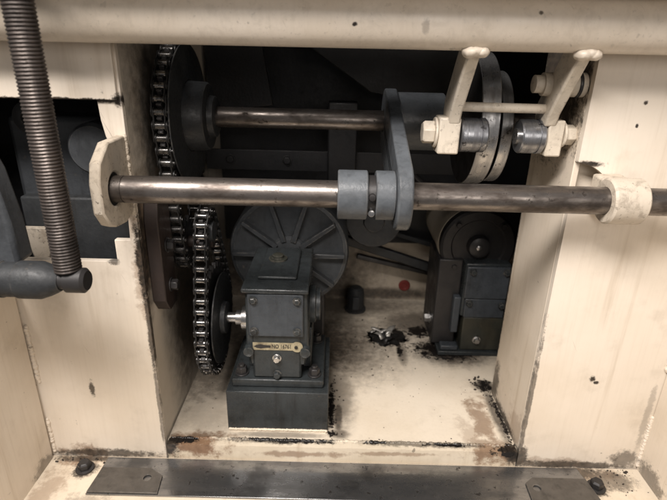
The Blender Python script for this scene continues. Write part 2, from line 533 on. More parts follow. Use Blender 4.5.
# right front panel with the rounded notch round the shaft
bm = new_bm()
notch = [(XR, .595)] + [(.386 + .062 * math.sin(a), .533 + .062 * math.cos(a)) for a in [R(5 + i * 6) for i in range(16)]] + [(XR, .522)]
notch = [(x if x > XR else XR + .0005, z) for x, z in notch]
outer = [(XR, -.05), (.78, -.05), (.78, .90), (XR, .90)] + [(XR, .596)] + notch[1:-1] + [(XR, .522)]
prism(bm, outer, 'y', YF, YF + .012)
rp = struct(obj("panel_right", bm, 'panel_right', bevel=.0018), "cream front panel right of the pocket with a rounded notch at the shaft")
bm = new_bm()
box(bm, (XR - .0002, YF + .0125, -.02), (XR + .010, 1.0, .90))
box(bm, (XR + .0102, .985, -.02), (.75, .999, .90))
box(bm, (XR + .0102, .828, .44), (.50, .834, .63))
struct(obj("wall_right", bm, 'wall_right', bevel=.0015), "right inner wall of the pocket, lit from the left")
# side walls that come towards the viewer
bm = new_bm()
box(bm, (-.575, .30, -.05), (-.56, YF - .0085, .36))
sl = struct(obj("side_wall_left", bm, 'side', bevel=.002), "cream side wall at the far left edge")
weld("weld_bead", [(-.559, .7990, .15), (-.5595, .7990, .27)], .0052, 'side', sl, n=11, seed=2)
weld("weld_bead", [(-.559, .7990, -.02), (-.5595, .7990, .06)], .0042, 'side', sl, n=9, seed=3)
bm = new_bm()
box(bm, (.632, .30, -.05), (.647, YF - .0005, .60))
sr = struct(obj("side_wall_right", bm, 'side', bevel=.002), "cream side wall at the far right edge")
weld("weld_bead", [(.631, .7985, .21), (.631, .7985, .285)], .0055, 'side', sr, n=9, seed=4)
weld("weld_bead", [(.631, .7985, -.02), (.631, .7985, .10)], .0042, 'panel_right', sr, n=16, seed=9)
# back, roof, outer sides
bm = new_bm()
box(bm, (-.75, 1.4705, -.05), (.75, 1.49, .21))
bw = struct(obj("back_wall", bm, 'back'), "cream lower back wall of the pocket")
bm = new_bm()
box(bm, (-.75, 1.45, .205), (.75, 1.4695, .90))
obj("upper_sheet", bm, 'dark', bw)
bm = new_bm()
box(bm, (-.75, YF + .013, .9005), (.75, 1.49, .92))
struct(obj("roof", bm, 'dark'), "dark sheet roof of the pocket")
bm = new_bm()
box(bm, (-.77, .8125, -.05), (-.7505, 1.47, .90))
struct(obj("outer_wall_left", bm, 'dark'), "dark outer wall of the cabinet")
bm = new_bm()
box(bm, (.7505, 1.0, -.05), (.77, 1.47, .90))
struct(obj("outer_wall_right", bm, 'dark'), "dark outer wall of the cabinet")

bm = new_bm()
box(bm, (-.75, .640, .852), (.78, .7995, .868))  # unseen plate, added to keep light off the tube and upper panels
struct(obj("top_plate", bm, 'cream', bevel=.002), "unseen overhang added to shade the tube")

# sloping inner hood sheets, dim in the upper background
t = thing("inner_hood", (0, 1.3, .62), "dim dark grey folded sheet high in the back of the pocket", "hood")
bm = new_bm()
prism(bm, [(-.20, .90), (.36, .90), (.36, .62), (.08, .66), (-.10, .78)], 'y', 1.27, 1.28)
obj("sheet", bm, 'dark', t, bevel=.002)
bm = new_bm()
prism(bm, [(-.322, .90), (-.205, .90), (-.16, .62), (-.322, .60)], 'y', 1.30, 1.31)
obj("sheet", bm, 'dark', t, bevel=.002)
bm = new_bm()
box(bm, (-.02, 1.22, .40), (.05, 1.265, .64))
obj("post", bm, 'dark', t, bevel=.004)

def hose(name, pts, r, mat, label, cat):
    cu = bpy.data.curves.new(name, 'CURVE')
    cu.dimensions = '3D'
    cu.bevel_depth = r
    cu.bevel_resolution = 4
    sp = cu.splines.new('NURBS')
    sp.points.add(len(pts) - 1)
    for q, p in zip(sp.points, pts):
        q.co = (*p, 1)
    sp.use_endpoint_u = True
    sp.order_u = 4
    tmp = bpy.data.objects.new(name, cu)
    col.objects.link(tmp)
    me = bpy.data.meshes.new_from_object(tmp.evaluated_get(bpy.context.evaluated_depsgraph_get()))
    bpy.data.objects.remove(tmp)
    for p in me.polygons:
        p.use_smooth = True
    me.materials.clear()
    me.materials.append(M[mat])
    o = bpy.data.objects.new(name, me)
    col.objects.link(o)
    return tag(o, label, cat)


hose("power_cable", [(.30, 1.43, .89), (.27, 1.40, .70), (.20, 1.38, .60), (.17, 1.40, .48), (.24, 1.42, .40), (.32, 1.42, .36)], .009, 'black_iron',
     "dark cable hanging down to the motor at the back", "cable")
t = thing("cross_member", (0, 1.24, .47), "dark angle bar bolted across the back behind the lever arm", "bar")
bm = new_bm()
prism(bm, [(1.24, .47), (1.28, .47), (1.28, .476), (1.246, .476), (1.246, .52), (1.24, .52)], 'x', -.32, .40)
obj("angle", bm, 'dark', t, bevel=.001)
for x in (-.26, -.12, .03, .16, .30):
    bm = new_bm()
    hexhead(bm, (x, 1.2398, .497), (0, -1, 0), .010, .009, x * 9)
    obj("bolt", bm, 'dark', t, bevel=.0006)

# ------------------------------------------------------------------ steel sheet on the ledge, corner brackets, bolts
bm = new_bm()
prism(bm, [(-.452, .700), (.520, .700), (.505, .7915), (-.447, .7915)], 'z', -.0298, -.0258)
tag(obj("steel_sheet", bm, 'sheet', bevel=.0008), "long dark steel sheet lying on the ledge under the pocket", "sheet")
for nm, pts, hc in (("left", [(-.4505, .702), (-.446, .762), (-.350, .762), (-.322, .745), (-.318, .702)], (-.349, .738)),
                    ("right", [(.517, .702), (.5085, .762), (.404, .762), (.386, .748), (.384, .702)], (.404, .736))):
    bm = new_bm()
    prism(bm, pts, 'z', -.0254, -.0224, [circle2(hc[0], hc[1], .0075, 20)])
    o = obj("corner_bracket", bm, 'bracket', bevel=.0007)
    tag(o, "dirty dark chamfered plate with a hole on the %s end of the steel sheet" % nm, "bracket", "corner plates on the steel sheet")
for nm, c in (("left", (-.482, .763, ZL)), ("right", (.524, .747, ZL))):
    t = thing("floor_bolt", c, "greasy black bolt in the ledge by the %s end of the steel sheet" % nm, "bolt", "bolts in the ledge")
    bm = new_bm()
    cyl(bm, (c[0], c[1], c[2] + .0005), (c[0], c[1], c[2] + .004), .0175, 24, .001)
    obj("washer", bm, 'black_iron', t)
    bm = new_bm()
    lathe(bm, (c[0], c[1], c[2] + .0042), (0, 0, 1), [(0, .0125), (.011, .0125), (.0145, .0095)], 6, True, .4)
    obj("head", bm, 'black_iron', t, bevel=.001)

# ------------------------------------------------------------------ tube with the two links, rollers and cross rod
yk = thing("roller_yoke", (.10, .75, .70), "cream round tube across the top with two welded links carrying rollers", "yoke")
bm = new_bm()
cyl(bm, (-.5595, .75, .790), (.74, .75, .793), .0345, 56)
obj("tube", bm, 'cream_tube', yk)
LZ, LY = .629, .842


def make_link(xa, xb, blk, name="link"):
    """bar from the tube down to the roller bolt, seen on its front edge"""
    bm_ = new_bm()
    o_ = [(.736, .765), (.794, .766), (.868, .680), (.870, .648), (.820, .648), (.812, .668)]
    prism(bm_, o_, 'x', xa, xb)
    l = obj(name, bm_, 'cream', yk, bevel=.003)
    w = new_bm()
    g = random.Random(int(xa * 1000))
    for cx, cy, cz, sx, sy, sz in (((xa + xb) / 2, .738, .7575, .0140, .011, .0070), ((xa + xb) / 2 - .007, .740, .756, .012, .014, .008),
                                   ((xa + xb) / 2 + .008, .741, .756, .011, .014, .008)):
        bmesh.ops.create_icosphere(w, subdivisions=4, radius=1.0, matrix=Matrix.Translation((cx, cy, cz)) @ Matrix.Diagonal((sx, sy, sz, 1)))
    for v in w.verts:
        v.co += mnoise.noise_vector(v.co * 150 + Vector((xa * 50, 0, 0))) * .0011
    obj("weld_fillet", w, 'cream_tube', l, smooth=80)
    b_ = new_bm()
    box(b_, (blk[0], .820, .600), (blk[1], .864, .658))
    obj("lug", b_, 'cream', l, bevel=.003)
    return l


l1 = make_link(.1775, .1965, (.164, .1985))
l2 = make_link(.331, .3495, (.3385, .3645))
bm = new_bm(); hexhead(bm, (.1635, LY, .632), (-1, 0, 0), .0195, .019)
obj("bolt_head", bm, 'cream', yk, bevel=.0012)
bm = new_bm(); hexhead(bm, (.365, LY - .006, .634), (1, 0, 0), .0165, .018)
obj("bolt_head", bm, 'cream', yk, bevel=.0012)
for a, b, inner in ((.201, .244, .2475), (.298, .337, .2935)):
    bm = new_bm()
    L = b - a
    lathe(bm, (a, LY, LZ), (1, 0, 0), [(0, .020), (0, .0255), (.0025, .0275), (L * .66, .0275), (L * .67, .0262), (L * .75, .0262),
                                      (L * .76, .0278), (L - .0025, .0278), (L, .0255), (L, .020)], 48)
    r_ = obj("roller", bm, 'roller', yk)
    bm = new_bm()
    cyl(bm, (min(inner, b), LY, LZ), (max(inner, b), LY, LZ) if inner > b else (a, LY, LZ), .013, 24)
    obj("roller_pin", bm, 'bright', r_)
bm = new_bm()
cyl(bm, (.1972, .833, .6745), (.342, .833, .674), .0075, 24, .0015)
obj("cross_rod", bm, 'cream', yk)

t = thing("pivot_stud", (.35, .832, .71), "short cream painted stud with dark ring beside the right link", "stud")
bm = new_bm()
lathe(bm, (.306, .832, .7115), (1, 0, 0), [(0, .010), (.001, .0135), (.014, .0135), (.0142, .0175), (.068, .0185), (.079, .0185)], 36)
obj("stud", bm, 'cream', t)
bm = new_bm()
cyl(bm, (.372, .832, .7115), (.377, .832, .7115), .0205, 36, .001)
obj("ring", bm, 'black_iron', t)

# ------------------------------------------------------------------ rear shaft and what turns on it
RY, RZ = 1.0, .628
bm = new_bm()
cyl(bm, (-.318, RY, RZ), (.385, RY, RZ), .0192, 40, .001)
tag(obj("rear_shaft", bm, 'shaft'), "shorter brown steel shaft behind, running from sprocket hub to lever arm", "shaft")


def toothed(n, rp, w, tooth=.35):
    pitch = 2 * math.pi * rp / n
    pts = []
    for i in range(n):
        for f, rr in ((-.5, -.30), (-.36, -.27), (-.2, .0), (-.07, .33), (.07, .33), (.2, .0), (.36, -.27)):
            a = (i + .5 + f) * 2 * math.pi / n
            r = rp + rr * pitch
            pts.append((r * math.cos(a), r * math.sin(a)))
    return pts


def sprocket(name, c, n, pitch, w, hubprof, label, cat='sprocket', bore=.019):
    rp = pitch / (2 * math.sin(math.pi / n))
    t_ = thing(name, c, label, cat)
    bm_ = new_bm()
    pts = [(c[1] + y, c[2] + z) for y, z in toothed(n, rp, w)]
    prism(bm_, pts, 'x', c[0] - w / 2, c[0] + w / 2)
    obj("toothed_disc", bm_, 'black_iron', t_, bevel=.0008, seg=1)
    if hubprof:
        bm_ = new_bm()
        lathe(bm_, c, (1, 0, 0), hubprof, 48)
        obj("hub", bm_, 'blue_dark', t_)
    return t_, rp


PITCH_C = .0222
sA, rA = sprocket("drive_sprocket", (-.299, RY, RZ), 36, PITCH_C, .009,
                  [(.0146, .132), (.017, .132), (.0172, .100), (.018, .068), (.012, .066), (.050, .064), (.054, .061), (.056, .040), (.066, .038), (.068, .034)],
                  "large upper sprocket with wide blue-grey hub on the rear shaft")
sB, rB = sprocket("idler_sprocket", (-.299, .955, .385), 13, PITCH_C, .009,
                  [(-.024, .020), (-.023, .022), (-.005, .022)],
                  "small dark idler sprocket on a brown stub below the shaft")
bm = new_bm()
cyl(bm, (-.330, .955, .385), (-.243, .955, .385), .012, 24)
obj("stub_axle", bm, 'brown_iron', sB)
sC, rC = sprocket("gearbox_sprocket", (-.252, .955, .212), 34, PITCH_C * .95, .009,
                  [(.0146, .098), (.0172, .098), (.0175, .035), (.026, .034), (.028, .030)],
                  "lower dark sprocket on the input shaft of the front gearbox")
sD, rD = sprocket("rear_idler_sprocket", (-.252, .935, .415), 12, PITCH_C * .95, .009, [(.005, .02), (.016, .02)],
                  "small dim sprocket at the top of the lower chain, beside the ribbed drum")


def chain_path(c1, r1, c2, r2, pitch):
    """closed belt path round two circles in the (y, z) plane, evenly sampled"""
    a, b = Vector(c1), Vector(c2)
    d = (b - a).length
    base = math.atan2(b.y - a.y, b.x - a.x)
    th = math.acos((r1 - r2) / d)
    dense = []
    s0, s1 = base + th, base + 2 * math.pi - th
    for i in range(200):
        x = s0 + (s1 - s0) * i / 199
        dense.append(a + r1 * Vector((math.cos(x), math.sin(x))))
    e0, e1 = base - th, base + th
    for i in range(200):
        x = e0 + (e1 - e0) * i / 199
        dense.append(b + r2 * Vector((math.cos(x), math.sin(x))))
    dense.append(dense[0].copy())
    tot = sum((q - p).length for p, q in zip(dense, dense[1:]))
    n = int(round(tot / pitch / 2)) * 2
    step = tot / n
    out, acc, k = [], 0.0, 0
    for i in range(n):
        want = i * step
        while acc + (dense[k + 1] - dense[k]).length < want:
            acc += (dense[k + 1] - dense[k]).length
            k += 1
        seg_ = dense[k + 1] - dense[k]
        out.append(dense[k] + seg_ * ((want - acc) / max(seg_.length, 1e-9)))
    return out, step


def figure8(y0, z0, p, r):
    h = p / 2
    pts = []
    for i in range(9):
        a = -math.pi / 2 + math.pi * i / 8
        pts.append((h + r * math.cos(a), r * math.sin(a)))
    pts.append((0, r * .72))
    for i in range(9):
        a = math.pi / 2 + math.pi * i / 8
        pts.append((-h + r * math.cos(a), r * math.sin(a)))
    pts.append((0, -r * .72))
    return pts


def make_chain(name, x, c1, r1, c2, r2, pitch, w, label):
    t_ = thing(name, (x, c2[0], c2[1] - r2), label, 'chain')
    pts, step = chain_path(c1, r1, c2, r2, pitch)
    meshes = []
    for outer_ in (0, 1):
        b_ = new_bm()
        xo = w * .5 if outer_ else w * .5 - .0028
        for s in (-1, 1):
            prism(b_, figure8(0, 0, step, pitch * .40), 'x', s * xo, s * (xo - .0022))
        b_.faces.index_update()
        nplate = len(b_.faces)
        for s in (-1, 1):
            if outer_:
                cyl(b_, (-w * .5 - .0016, s * step / 2, 0), (w * .5 + .0016, s * step / 2, 0), pitch * .16, 10)
            else:
                cyl(b_, (-w * .5 + .0052, s * step / 2, 0), (w * .5 - .0052, s * step / 2, 0), pitch * .31, 14)
        me_ = link_mesh("chain_link", b_, 'chain')
        me_.materials.append(M['chain_plate'])
        for p_ in me_.polygons:
            if p_.index < nplate:
                p_.material_index = 1
        meshes.append(me_)
    for i in range(len(pts)):
        p, q = pts[i], pts[(i + 1) % len(pts)]
        m = (p + q) / 2
        o = bpy.data.objects.new("chain_link", meshes[i % 2])
        col.objects.link(o)
        o.parent = t_
        o.location = Vector((x, m.x, m.y)) - t_.location
        o.rotation_euler = (math.atan2(q.y - p.y, q.x - p.x), 0, 0)
    return t_


make_chain("drive_chain", -.299, (RY, RZ), rA, (.955, .385), rB, PITCH_C, .027,
           "oily roller chain round the large upper sprocket")
make_chain("gearbox_chain", -.252, (.935, .415), rD, (.955, .212), rC, PITCH_C * .95, .026,
           "oily roller chain round the lower sprocket beside the front gearbox")

# lever arm with its clamp on the front shaft
SY, SZ = .74, .551
la = thing("lever_arm", (.10, SY, SZ), "blue-grey lever arm clamped on the front shaft with a slotted hub", "lever")
bm = new_bm()
a_, b_ = Vector((SY, SZ)), Vector((RY, RZ))
ang = math.atan2(b_.y - a_.y, b_.x - a_.x)
outl = circle2(a_.x, a_.y, .052, 24, ang + math.pi / 2, ang + 3 * math.pi / 2) + circle2(b_.x, b_.y, .060, 24, ang - math.pi / 2, ang + math.pi / 2)
prism(bm, outl, 'x', .090, .1125, [circle2(SY, SZ, .0212, 32), circle2(RY, RZ, .0195, 32)])
obj("arm", bm, 'blue', la, bevel=.003)


def ring(bm_, x0, x1, y, z, ro, ri, seg=48, ch=.0015):
    lathe(bm_, (x0, y, z), (1, 0, 0), [(0, ri), (0, ro - ch), (ch, ro), (x1 - x0 - ch, ro), (x1 - x0, ro - ch), (x1 - x0, ri), (0, ri)], seg, False)
    bmesh.ops.remove_doubles(bm_, verts=bm_.verts, dist=1e-6)


bm = new_bm(); ring(bm, .004, .0485, SY, SZ, .0372, .0214)
obj("clamp_hub", bm, 'blue', la)
bm = new_bm(); ring(bm, .0605, .0895, SY, SZ, .0372, .0214)
obj("clamp_hub", bm, 'blue', la)
bm = new_bm(); ring(bm, .0486, .0604, SY, SZ, .0300, .0214, ch=.0002)
obj("slot_core", bm, 'black_iron', la)
for dz, mt in ((.006, 'black_iron'), (-.020, 'bright')):
    bm = new_bm()
    yy = SY - math.sqrt(.030 ** 2 - dz ** 2)
    cyl(bm, (.0545, yy + .004, SZ + dz), (.0545, yy - .008, SZ + dz), .0050, 18, .0008)
    obj("set_screw", bm, mt, la)
bm = new_bm(); ring(bm, .1126, .205, RY, RZ, .054, .0195, ch=.004)
obj("rear_hub", bm, 'blue', la)

# cams
for x0, x1, rr, ex, nm in ((.243, .277, .121, 0.0, "wider worn cam disc with bright rim on the rear shaft between the rollers"),
                           (.290, .312, .104, -.01, "narrower dark cam disc on the rear shaft behind the right roller")):
    bm = new_bm()
    pts = []
    for i in range(72):
        a = 2 * math.pi * i / 72
        r = rr + .012 * math.cos(a - 2.4) * (1 if ex == 0 else -1)
        pts.append((RY + r * math.cos(a), RZ + r * math.sin(a)))
    prism(bm, pts, 'x', x0, x1, [circle2(RY, RZ, .0195, 32)])
    o = obj("cam_disc", bm, 'cam', bevel=.002)
    o.data.materials.append(M['black_iron'])
    for p_ in o.data.polygons:
        if abs(p_.normal.x) > .8:
            p_.material_index = 1
    tag(o, nm, "cam", "cams on the rear shaft")
# ------------------------------------------------------------------ front shaft, its bearing plate and ring
fs = thing("front_shaft", (0, SY, SZ), "long brown steel shaft crossing the whole picture in front", "shaft")
bm = new_bm()
lathe(bm, (-.3455, SY, SZ), (1, 0, 0), [(0, .018), (.002, .0205), (.027, .0205), (.0275, .0195), (.0295, .0195), (.030, .0208), (1.10, .0208), (1.102, .018)], 56)
obj("bar", bm, 'shaft', fs)

bp = thing("bearing_plate", (-.339, .75, .50), "thick cream bearing plate with clipped corners at the left shaft end", "bearing plate")
bm = new_bm()
pl_out = [(.7995, .500), (.7995, .622), (.735, .622), (.700, .598), (.690, .570), (.690, .526), (.706, .504), (.728, .494), (.765, .490)]
prism(bm, pl_out, 'x', -.3475, -.3312, [circle2(SY, SZ, .0255, 36)])
obj("plate", bm, 'cream_dirty', bp, bevel=.0028)
bm = new_bm(); ring(bm, -.3465, -.3345, SY, SZ, .0254, .0207, ch=.0004)
obj("bush", bm, 'black', bp)
weld("weld_bead", [(-.333, .798, .495), (-.333, .798, .62)], .005, 'cream_dirty', bp, seed=21)

rc = thing("shaft_ring", (.435, SY, SZ), "cream painted ring round the front shaft near the right panel", "ring")
bm = new_bm(); ring(bm, .408, .461, SY, SZ, .0350, .0212, ch=.003)
obj("ring", bm, 'cream_dirty', rc)
bm = new_bm()
box(bm, (.412, .765, .52), (.457, .7995, .58))
obj("foot", bm, 'cream_dirty', rc, bevel=.004)

# ------------------------------------------------------------------ bolted iron bar on the left inner wall
t = thing("wall_bar", (-.32, .86, .29), "dark rusty iron bar bolted upright on the left inner wall", "bar")
bm = new_bm()
prism(bm, [(.826, .315), (.845, .288), (.885, .288), (.892, .30), (.892, .52), (.84, .52), (.826, .47)], 'x', -.3305, -.306)
obj("bar", bm, 'brown_iron', t, bevel=.002)
for z in (.335, .415):
    bm = new_bm()
    hexhead(bm, (-.3058, .858, z), (1, 0, 0), .011, .012)
    obj("bolt", bm, 'black_iron', t, bevel=.0008)

# ------------------------------------------------------------------ front gearbox
gb = thing("front_gearbox", (-.108, .95, 0), "blue-grey worm gearbox with square cover plate and brass label on a block", "gearbox")
bm = new_bm()
box(bm, (-.214, .850, .0005), (-.003, 1.07, .098))
bs = obj("base_block", bm, 'gear', gb, bevel=.002)
weld("weld_bead", [(-.21, .849, .003), (-.006, .849, .003)], .0030, 'lip', bs, seed=33)
bm = new_bm()
box(bm, (-.204, .866, .0985), (-.014, 1.05, .117))
obj("foot_flange", bm, 'gear', gb, bevel=.003)
bm = new_bm()
box(bm, (-.160, .872, .1172), (-.060, 1.04, .30))
obj("housing", bm, 'gear', gb, bevel=.005)
bm = new_bm()
# upper housing with slightly sloped cheeks
prism(bm, [(-.166, .150), (-.052, .150), (-.046, .19), (-.049, .312), (-.054, .322), (-.164, .322), (-.170, .312), (-.172, .19)], 'y', .874, 1.085)
up_ = obj("upper_housing", bm, 'gear', gb, bevel=.004)
bm = new_bm()
box(bm, (-.176, .862, .3165), (-.046, 1.082, .3265))
obj("top_flange", bm, 'gear', gb, bevel=.003)
bm = new_bm()
box(bm, (-.150, .905, .3268), (-.072, 1.06, .334))
tp = obj("top_plate", bm, 'gear', gb, bevel=.003)
bm = new_bm()
lathe(bm, (-.118, .995, .3342), (0, 0, 1), [(0, .020), (.003, .020), (.004, .012), (.010, .012), (.012, .009)], 20)
obj("filler_plug", bm, 'olive', tp)
bm = new_bm()
box(bm, (-.165, .8655, .220), (-.056, .8738, .3155))
cp = obj("cover_plate", bm, 'plate_blue', gb, bevel=.003)
for x in (-.153, -.068):
    for z in (.234, .302):
        bm = new_bm()
        cyl(bm, (x, .8652, z), (x, .8625, z), .0085, 20)
        lathe(bm, (x, .8625, z), (0, -1, 0), [(0, .0065), (.004, .0065), (.005, .0052)], 6, True, rnd.random())
        obj("cover_bolt", bm, 'gear', cp)
# lower neck details
for x in (-.166, -.052):
    bm = new_bm()
    cyl(bm, (x, .905, .185), (x, .862, .185), .0105, 24, .001)
    obj("boss", bm, 'gear', gb)
for z, mt in ((.167, 'bright'), (.128, 'gear')):
    bm = new_bm()
    hexhead(bm, (-.110, .8718, z), (0, -1, 0), .0075, .008)
    obj("plug_screw", bm, mt, gb, bevel=.0005)
for x in (-.186, -.034):
    for y in (.888, 1.02):
        bm = new_bm()
        hexhead(bm, (x, y, .1172), (0, 0, 1), .0115, .014, rnd.random())
        cyl(bm, (x, y, .131), (x, y, .140), .0062, 14)
        obj("foot_bolt", bm, 'black_iron', gb, bevel=.0006)
# web ribs either side of the neck
for s, x0, x1 in ((-1, -.176, -.1605), (1, -.0595, -.042)):
    bm = new_bm()
    prism(bm, [(.915, .1175), (1.02, .1175), (1.02, .20), (.94, .20)], 'x', x0, x1)
    obj("side_rib", bm, 'gear', gb, bevel=.002)
# input shaft to the sprocket
bm = new_bm()
lathe(bm, (-.228, .955, .212), (1, 0, 0), [(0, .011), (.022, .011), (.0225, .016), (.035, .016), (.036, .026), (.056, .028)], 32)
obj("input_shaft", bm, 'bright', gb)
bm = new_bm()
lathe(bm, (-.047, .955, .25), (1, 0, 0), [(0, .040), (.012, .040), (.014, .034), (.022, .034), (.024, .014)], 36)
obj("end_cap", bm, 'gear', gb)
# brass label
bm = new_bm()
box(bm, (-.158, .8700, .1865), (-.066, .8715, .2035))
cyl(bm, (-.0685, .8715, .195), (-.0685, .8690, .195), .0115, 28)
lb = obj("label_plate", bm, 'brass', gb)
bm = new_bm()
cyl(bm, (-.0705, .8689, .195), (-.0705, .8670, .195), .0035, 14)
obj("rivet", bm, 'black', lb)
bm = new_bm()
prism(bm, [(-.156, .195), (-.150, .1985), (-.142, .200), (-.136, .1985), (-.122, .1975), (-.122, .1925), (-.136, .1915), (-.142, .190), (-.150, .1915)],
      'y', .8696, .8699)
obj("printed_arrow", bm, 'ink', lb)


def lettering(txt, loc, size, parent, mat, width=None):
    cu = bpy.data.curves.new("lettering", 'FONT')
    cu.body = txt
    cu.size = size
    cu.align_x = 'LEFT'
    cu.align_y = 'CENTER'
    cu.extrude = .0001
    cu.offset = .0002
    tmp = bpy.data.objects.new("tmp_text", cu)
    col.objects.link(tmp)
    dg = bpy.context.evaluated_depsgraph_get()
    me = bpy.data.meshes.new_from_object(tmp.evaluated_get(dg))
    bpy.data.objects.remove(tmp)
    me.transform(Matrix.Rotation(math.pi / 2, 4, 'X'))
    xs = [v.co.x for v in me.vertices]
    if width and xs:
        me.transform(Matrix.Diagonal((width / (max(xs) - min(xs)), 1, 1, 1)))
    me.transform(Matrix.Translation(loc))
    me.materials.clear()
    me.materials.append(M[mat])
    o = bpy.data.objects.new("lettering", me)
    col.objects.link(o)
    o.parent = parent
    return o


lettering("NO 16761", (-.120, .8697, .195), .013, lb, 'ink', .038)

# ------------------------------------------------------------------ ribbed drum behind the gearbox
DX, DY, DZ, DR = -.106, 1.115, .300, .143
dr = thing("ribbed_drum", (DX, DY + .1, DZ - DR), "round dark grey cast drum with raised radial ribs behind the front gearbox", "drum")
bm = new_bm()
lathe(bm, (DX, DY + .16, DZ), (0, -1, 0), [(0, DR * .9), (.02, DR), (.150, DR), (.158, DR - .004), (.160, DR - .012), (.158, DR - .016), (.163, .05)], 72)
obj("disc", bm, 'fan', dr)
bm = new_bm()
lathe(bm, (DX, DY - .003, DZ), (0, -1, 0), [(-.02, .046), (.004, .045), (.010, .040), (.012, .030)], 40)
obj("hub", bm, 'fan', dr)
bm = new_bm()
prism(bm, [(.034, -.0062), (DR - .010, -.0044), (DR - .010, .0044), (.034, .0062)], 'y', -.019, .004)
rib_me = link_mesh("rib", bm, 'fan')
for i in range(10):
    o = bpy.data.objects.new("rib", rib_me)
    col.objects.link(o)
    o.parent = dr
    o.location = Vector((DX, DY, DZ)) - dr.location
    o.rotation_euler = (0, -i * 2 * math.pi / 10, 0)
    b = o.modifiers.new("bevel", 'BEVEL'); b.width = .0018; b.segments = 2
bm = new_bm()
box(bm, (-.19, 1.13, .0005), (-.02, 1.26, .20))
obj("pedestal", bm, 'black_iron', dr, bevel=.004)

# ------------------------------------------------------------------ right gearbox with its motor
g2 = thing("rear_gearbox", (.36, 1.22, 0), "dark blue-grey gearbox at the back right, olive with grease below", "gearbox")
bm = new_bm()
box(bm, (.335, 1.165, .112), (.450, 1.33, .262))
obj("housing", bm, 'gear', g2, bevel=.004)
bm = new_bm()
box(bm, (.342, 1.158, .1125), (.446, 1.1648, .166))
f_ = obj("cover_plate", bm, 'plate_blue', g2, bevel=.002)
bm = new_bm()
box(bm, (.337, 1.156, .168), (.446, 1.1648, .256))
obj("cover_plate", bm, 'plate_blue', g2, bevel=.002)
for x, z in ((.352, .156), (.352, .244), (.436, .150), (.436, .244)):
    bm = new_bm()
    hexhead(bm, (x, 1.1555 if z > .168 else 1.1575, z), (0, -1, 0), .0075, .007)
    obj("cover_bolt", bm, 'gear', g2)
bm = new_bm()
box(bm, (.344, 1.160, .0125), (.450, 1.33, .1118))
lw = obj("lower_housing", bm, 'olive', g2, bevel=.003)
bm = new_bm(); hexhead(bm, (.385, 1.1597, .045), (0, -1, 0), .0085, .009)
obj("drain_plug", bm, 'bright', lw)
bm = new_bm()
box(bm, (.285, 1.150, .0005), (.455, 1.34, .0122))
obj("foot_flange", bm, 'gear', g2, bevel=.002)
bm = new_bm()
box(bm, (.272, 1.19, .0125), (.3345, 1.33, .262))
obj("side_flange", bm, 'black_iron', g2, bevel=.004)
bm = new_bm()
box(bm, (.316, 1.168, .06), (.3345, 1.1895, .165))
obj("side_strip", bm, 'plate_blue', g2, bevel=.003)
bm = new_bm()
box(bm, (.292, 1.156, .0125), (.338, 1.182, .026))
obj("foot_pad", bm, 'plate_blue', g2, bevel=.003)
for x, y in ((.300, 1.21),):
    bm = new_bm(); hexhead(bm, (.2718, 1.23, .07), (-1, 0, 0), .012, .014)
    obj("side_bolt", bm, 'bright', g2)

mo = thing("electric_motor", (.37, 1.3, .26), "tan cylindrical motor with black greasy end face above the rear gearbox", "motor")
bm = new_bm()
lathe(bm, (.368, 1.46, .298), (0, -1, 0), [(0, .092), (.20, .094), (.204, .097), (.235, .097), (.240, .092)], 64)
obj("body", bm, 'tan', mo)
bm = new_bm()
lathe(bm, (.368, 1.222, .298), (0, -1, 0), [(0, .096), (.022, .096), (.027, .090), (.027, .070), (.022, .066), (.022, .030), (.040, .026), (.044, .018)], 56)
obj("end_face", bm, 'black_iron', mo)
for i in range(4):
    a = R(45 + 90 * i)
    bm = new_bm(); hexhead(bm, (.368 + .08 * math.cos(a), 1.195, .298 + .08 * math.sin(a)), (0, -1, 0), .007, .007)
    obj("end_bolt", bm, 'black_iron', mo)
bm = new_bm()
lathe(bm, (.364, 1.178, .30), (0, -1, 0), [(0, .007), (.004, .007), (.006, .003)], 6)
obj("grease_nipple", bm, 'bright', mo)

# grey roller drum under the front shaft
t = thing("brake_drum", (.108, 1.33, .24), "plain grey drum half hidden under the front shaft", "drum")
bm = new_bm()
lathe(bm, (.108, 1.44, .322), (0, -1, 0), [(0, .076), (.13, .078), (.137, .074), (.138, .030), (.150, .026), (.152, .012)], 56)
obj("shell", bm, 'fan', t)


# slanting bars at the back
def slant(p0, p1, w, d, mat, label):
    p0, p1 = Vector(p0), Vector(p1)
    L = (p1 - p0).length
    a = math.atan2(p1.z - p0.z, p1.x - p0.x)
    bm_ = new_bm()
    m = Matrix.Translation((p0 + p1) / 2) @ Matrix.Rotation(-a, 4, 'Y')
    box(bm_, (-L / 2, -d / 2, -w / 2), (L / 2, d / 2, w / 2), m)
    return tag(obj("slanting_bar", bm_, mat, bevel=.003), label, "bar", "slanting bars at the back")


slant((.02, 1.36, .250), (.37, 1.36, .138), .026, .02, 'blue_dark', "upper dark slanting bar between the drum and the rear gearbox")
slant((.07, 1.40, .180), (.36, 1.40, .115), .014, .02, 'black_iron', "thin lower slanting bar just above the red cap")
slant((.13, 1.42, .262), (.36, 1.42, .196), .015, .02, 'blue_dark', "short slanting bar highest of the three, under the motor")

bm = new_bm()
lathe(bm, (.231, 1.470, .052), (0, -1, 0), [(0, .0185), (.004, .0185), (.007, .016), (.007, .011), (.005, .009)], 28)
tag(obj("red_cap", bm, 'red'), "small round red plastic cap on the cream back wall", "cap")

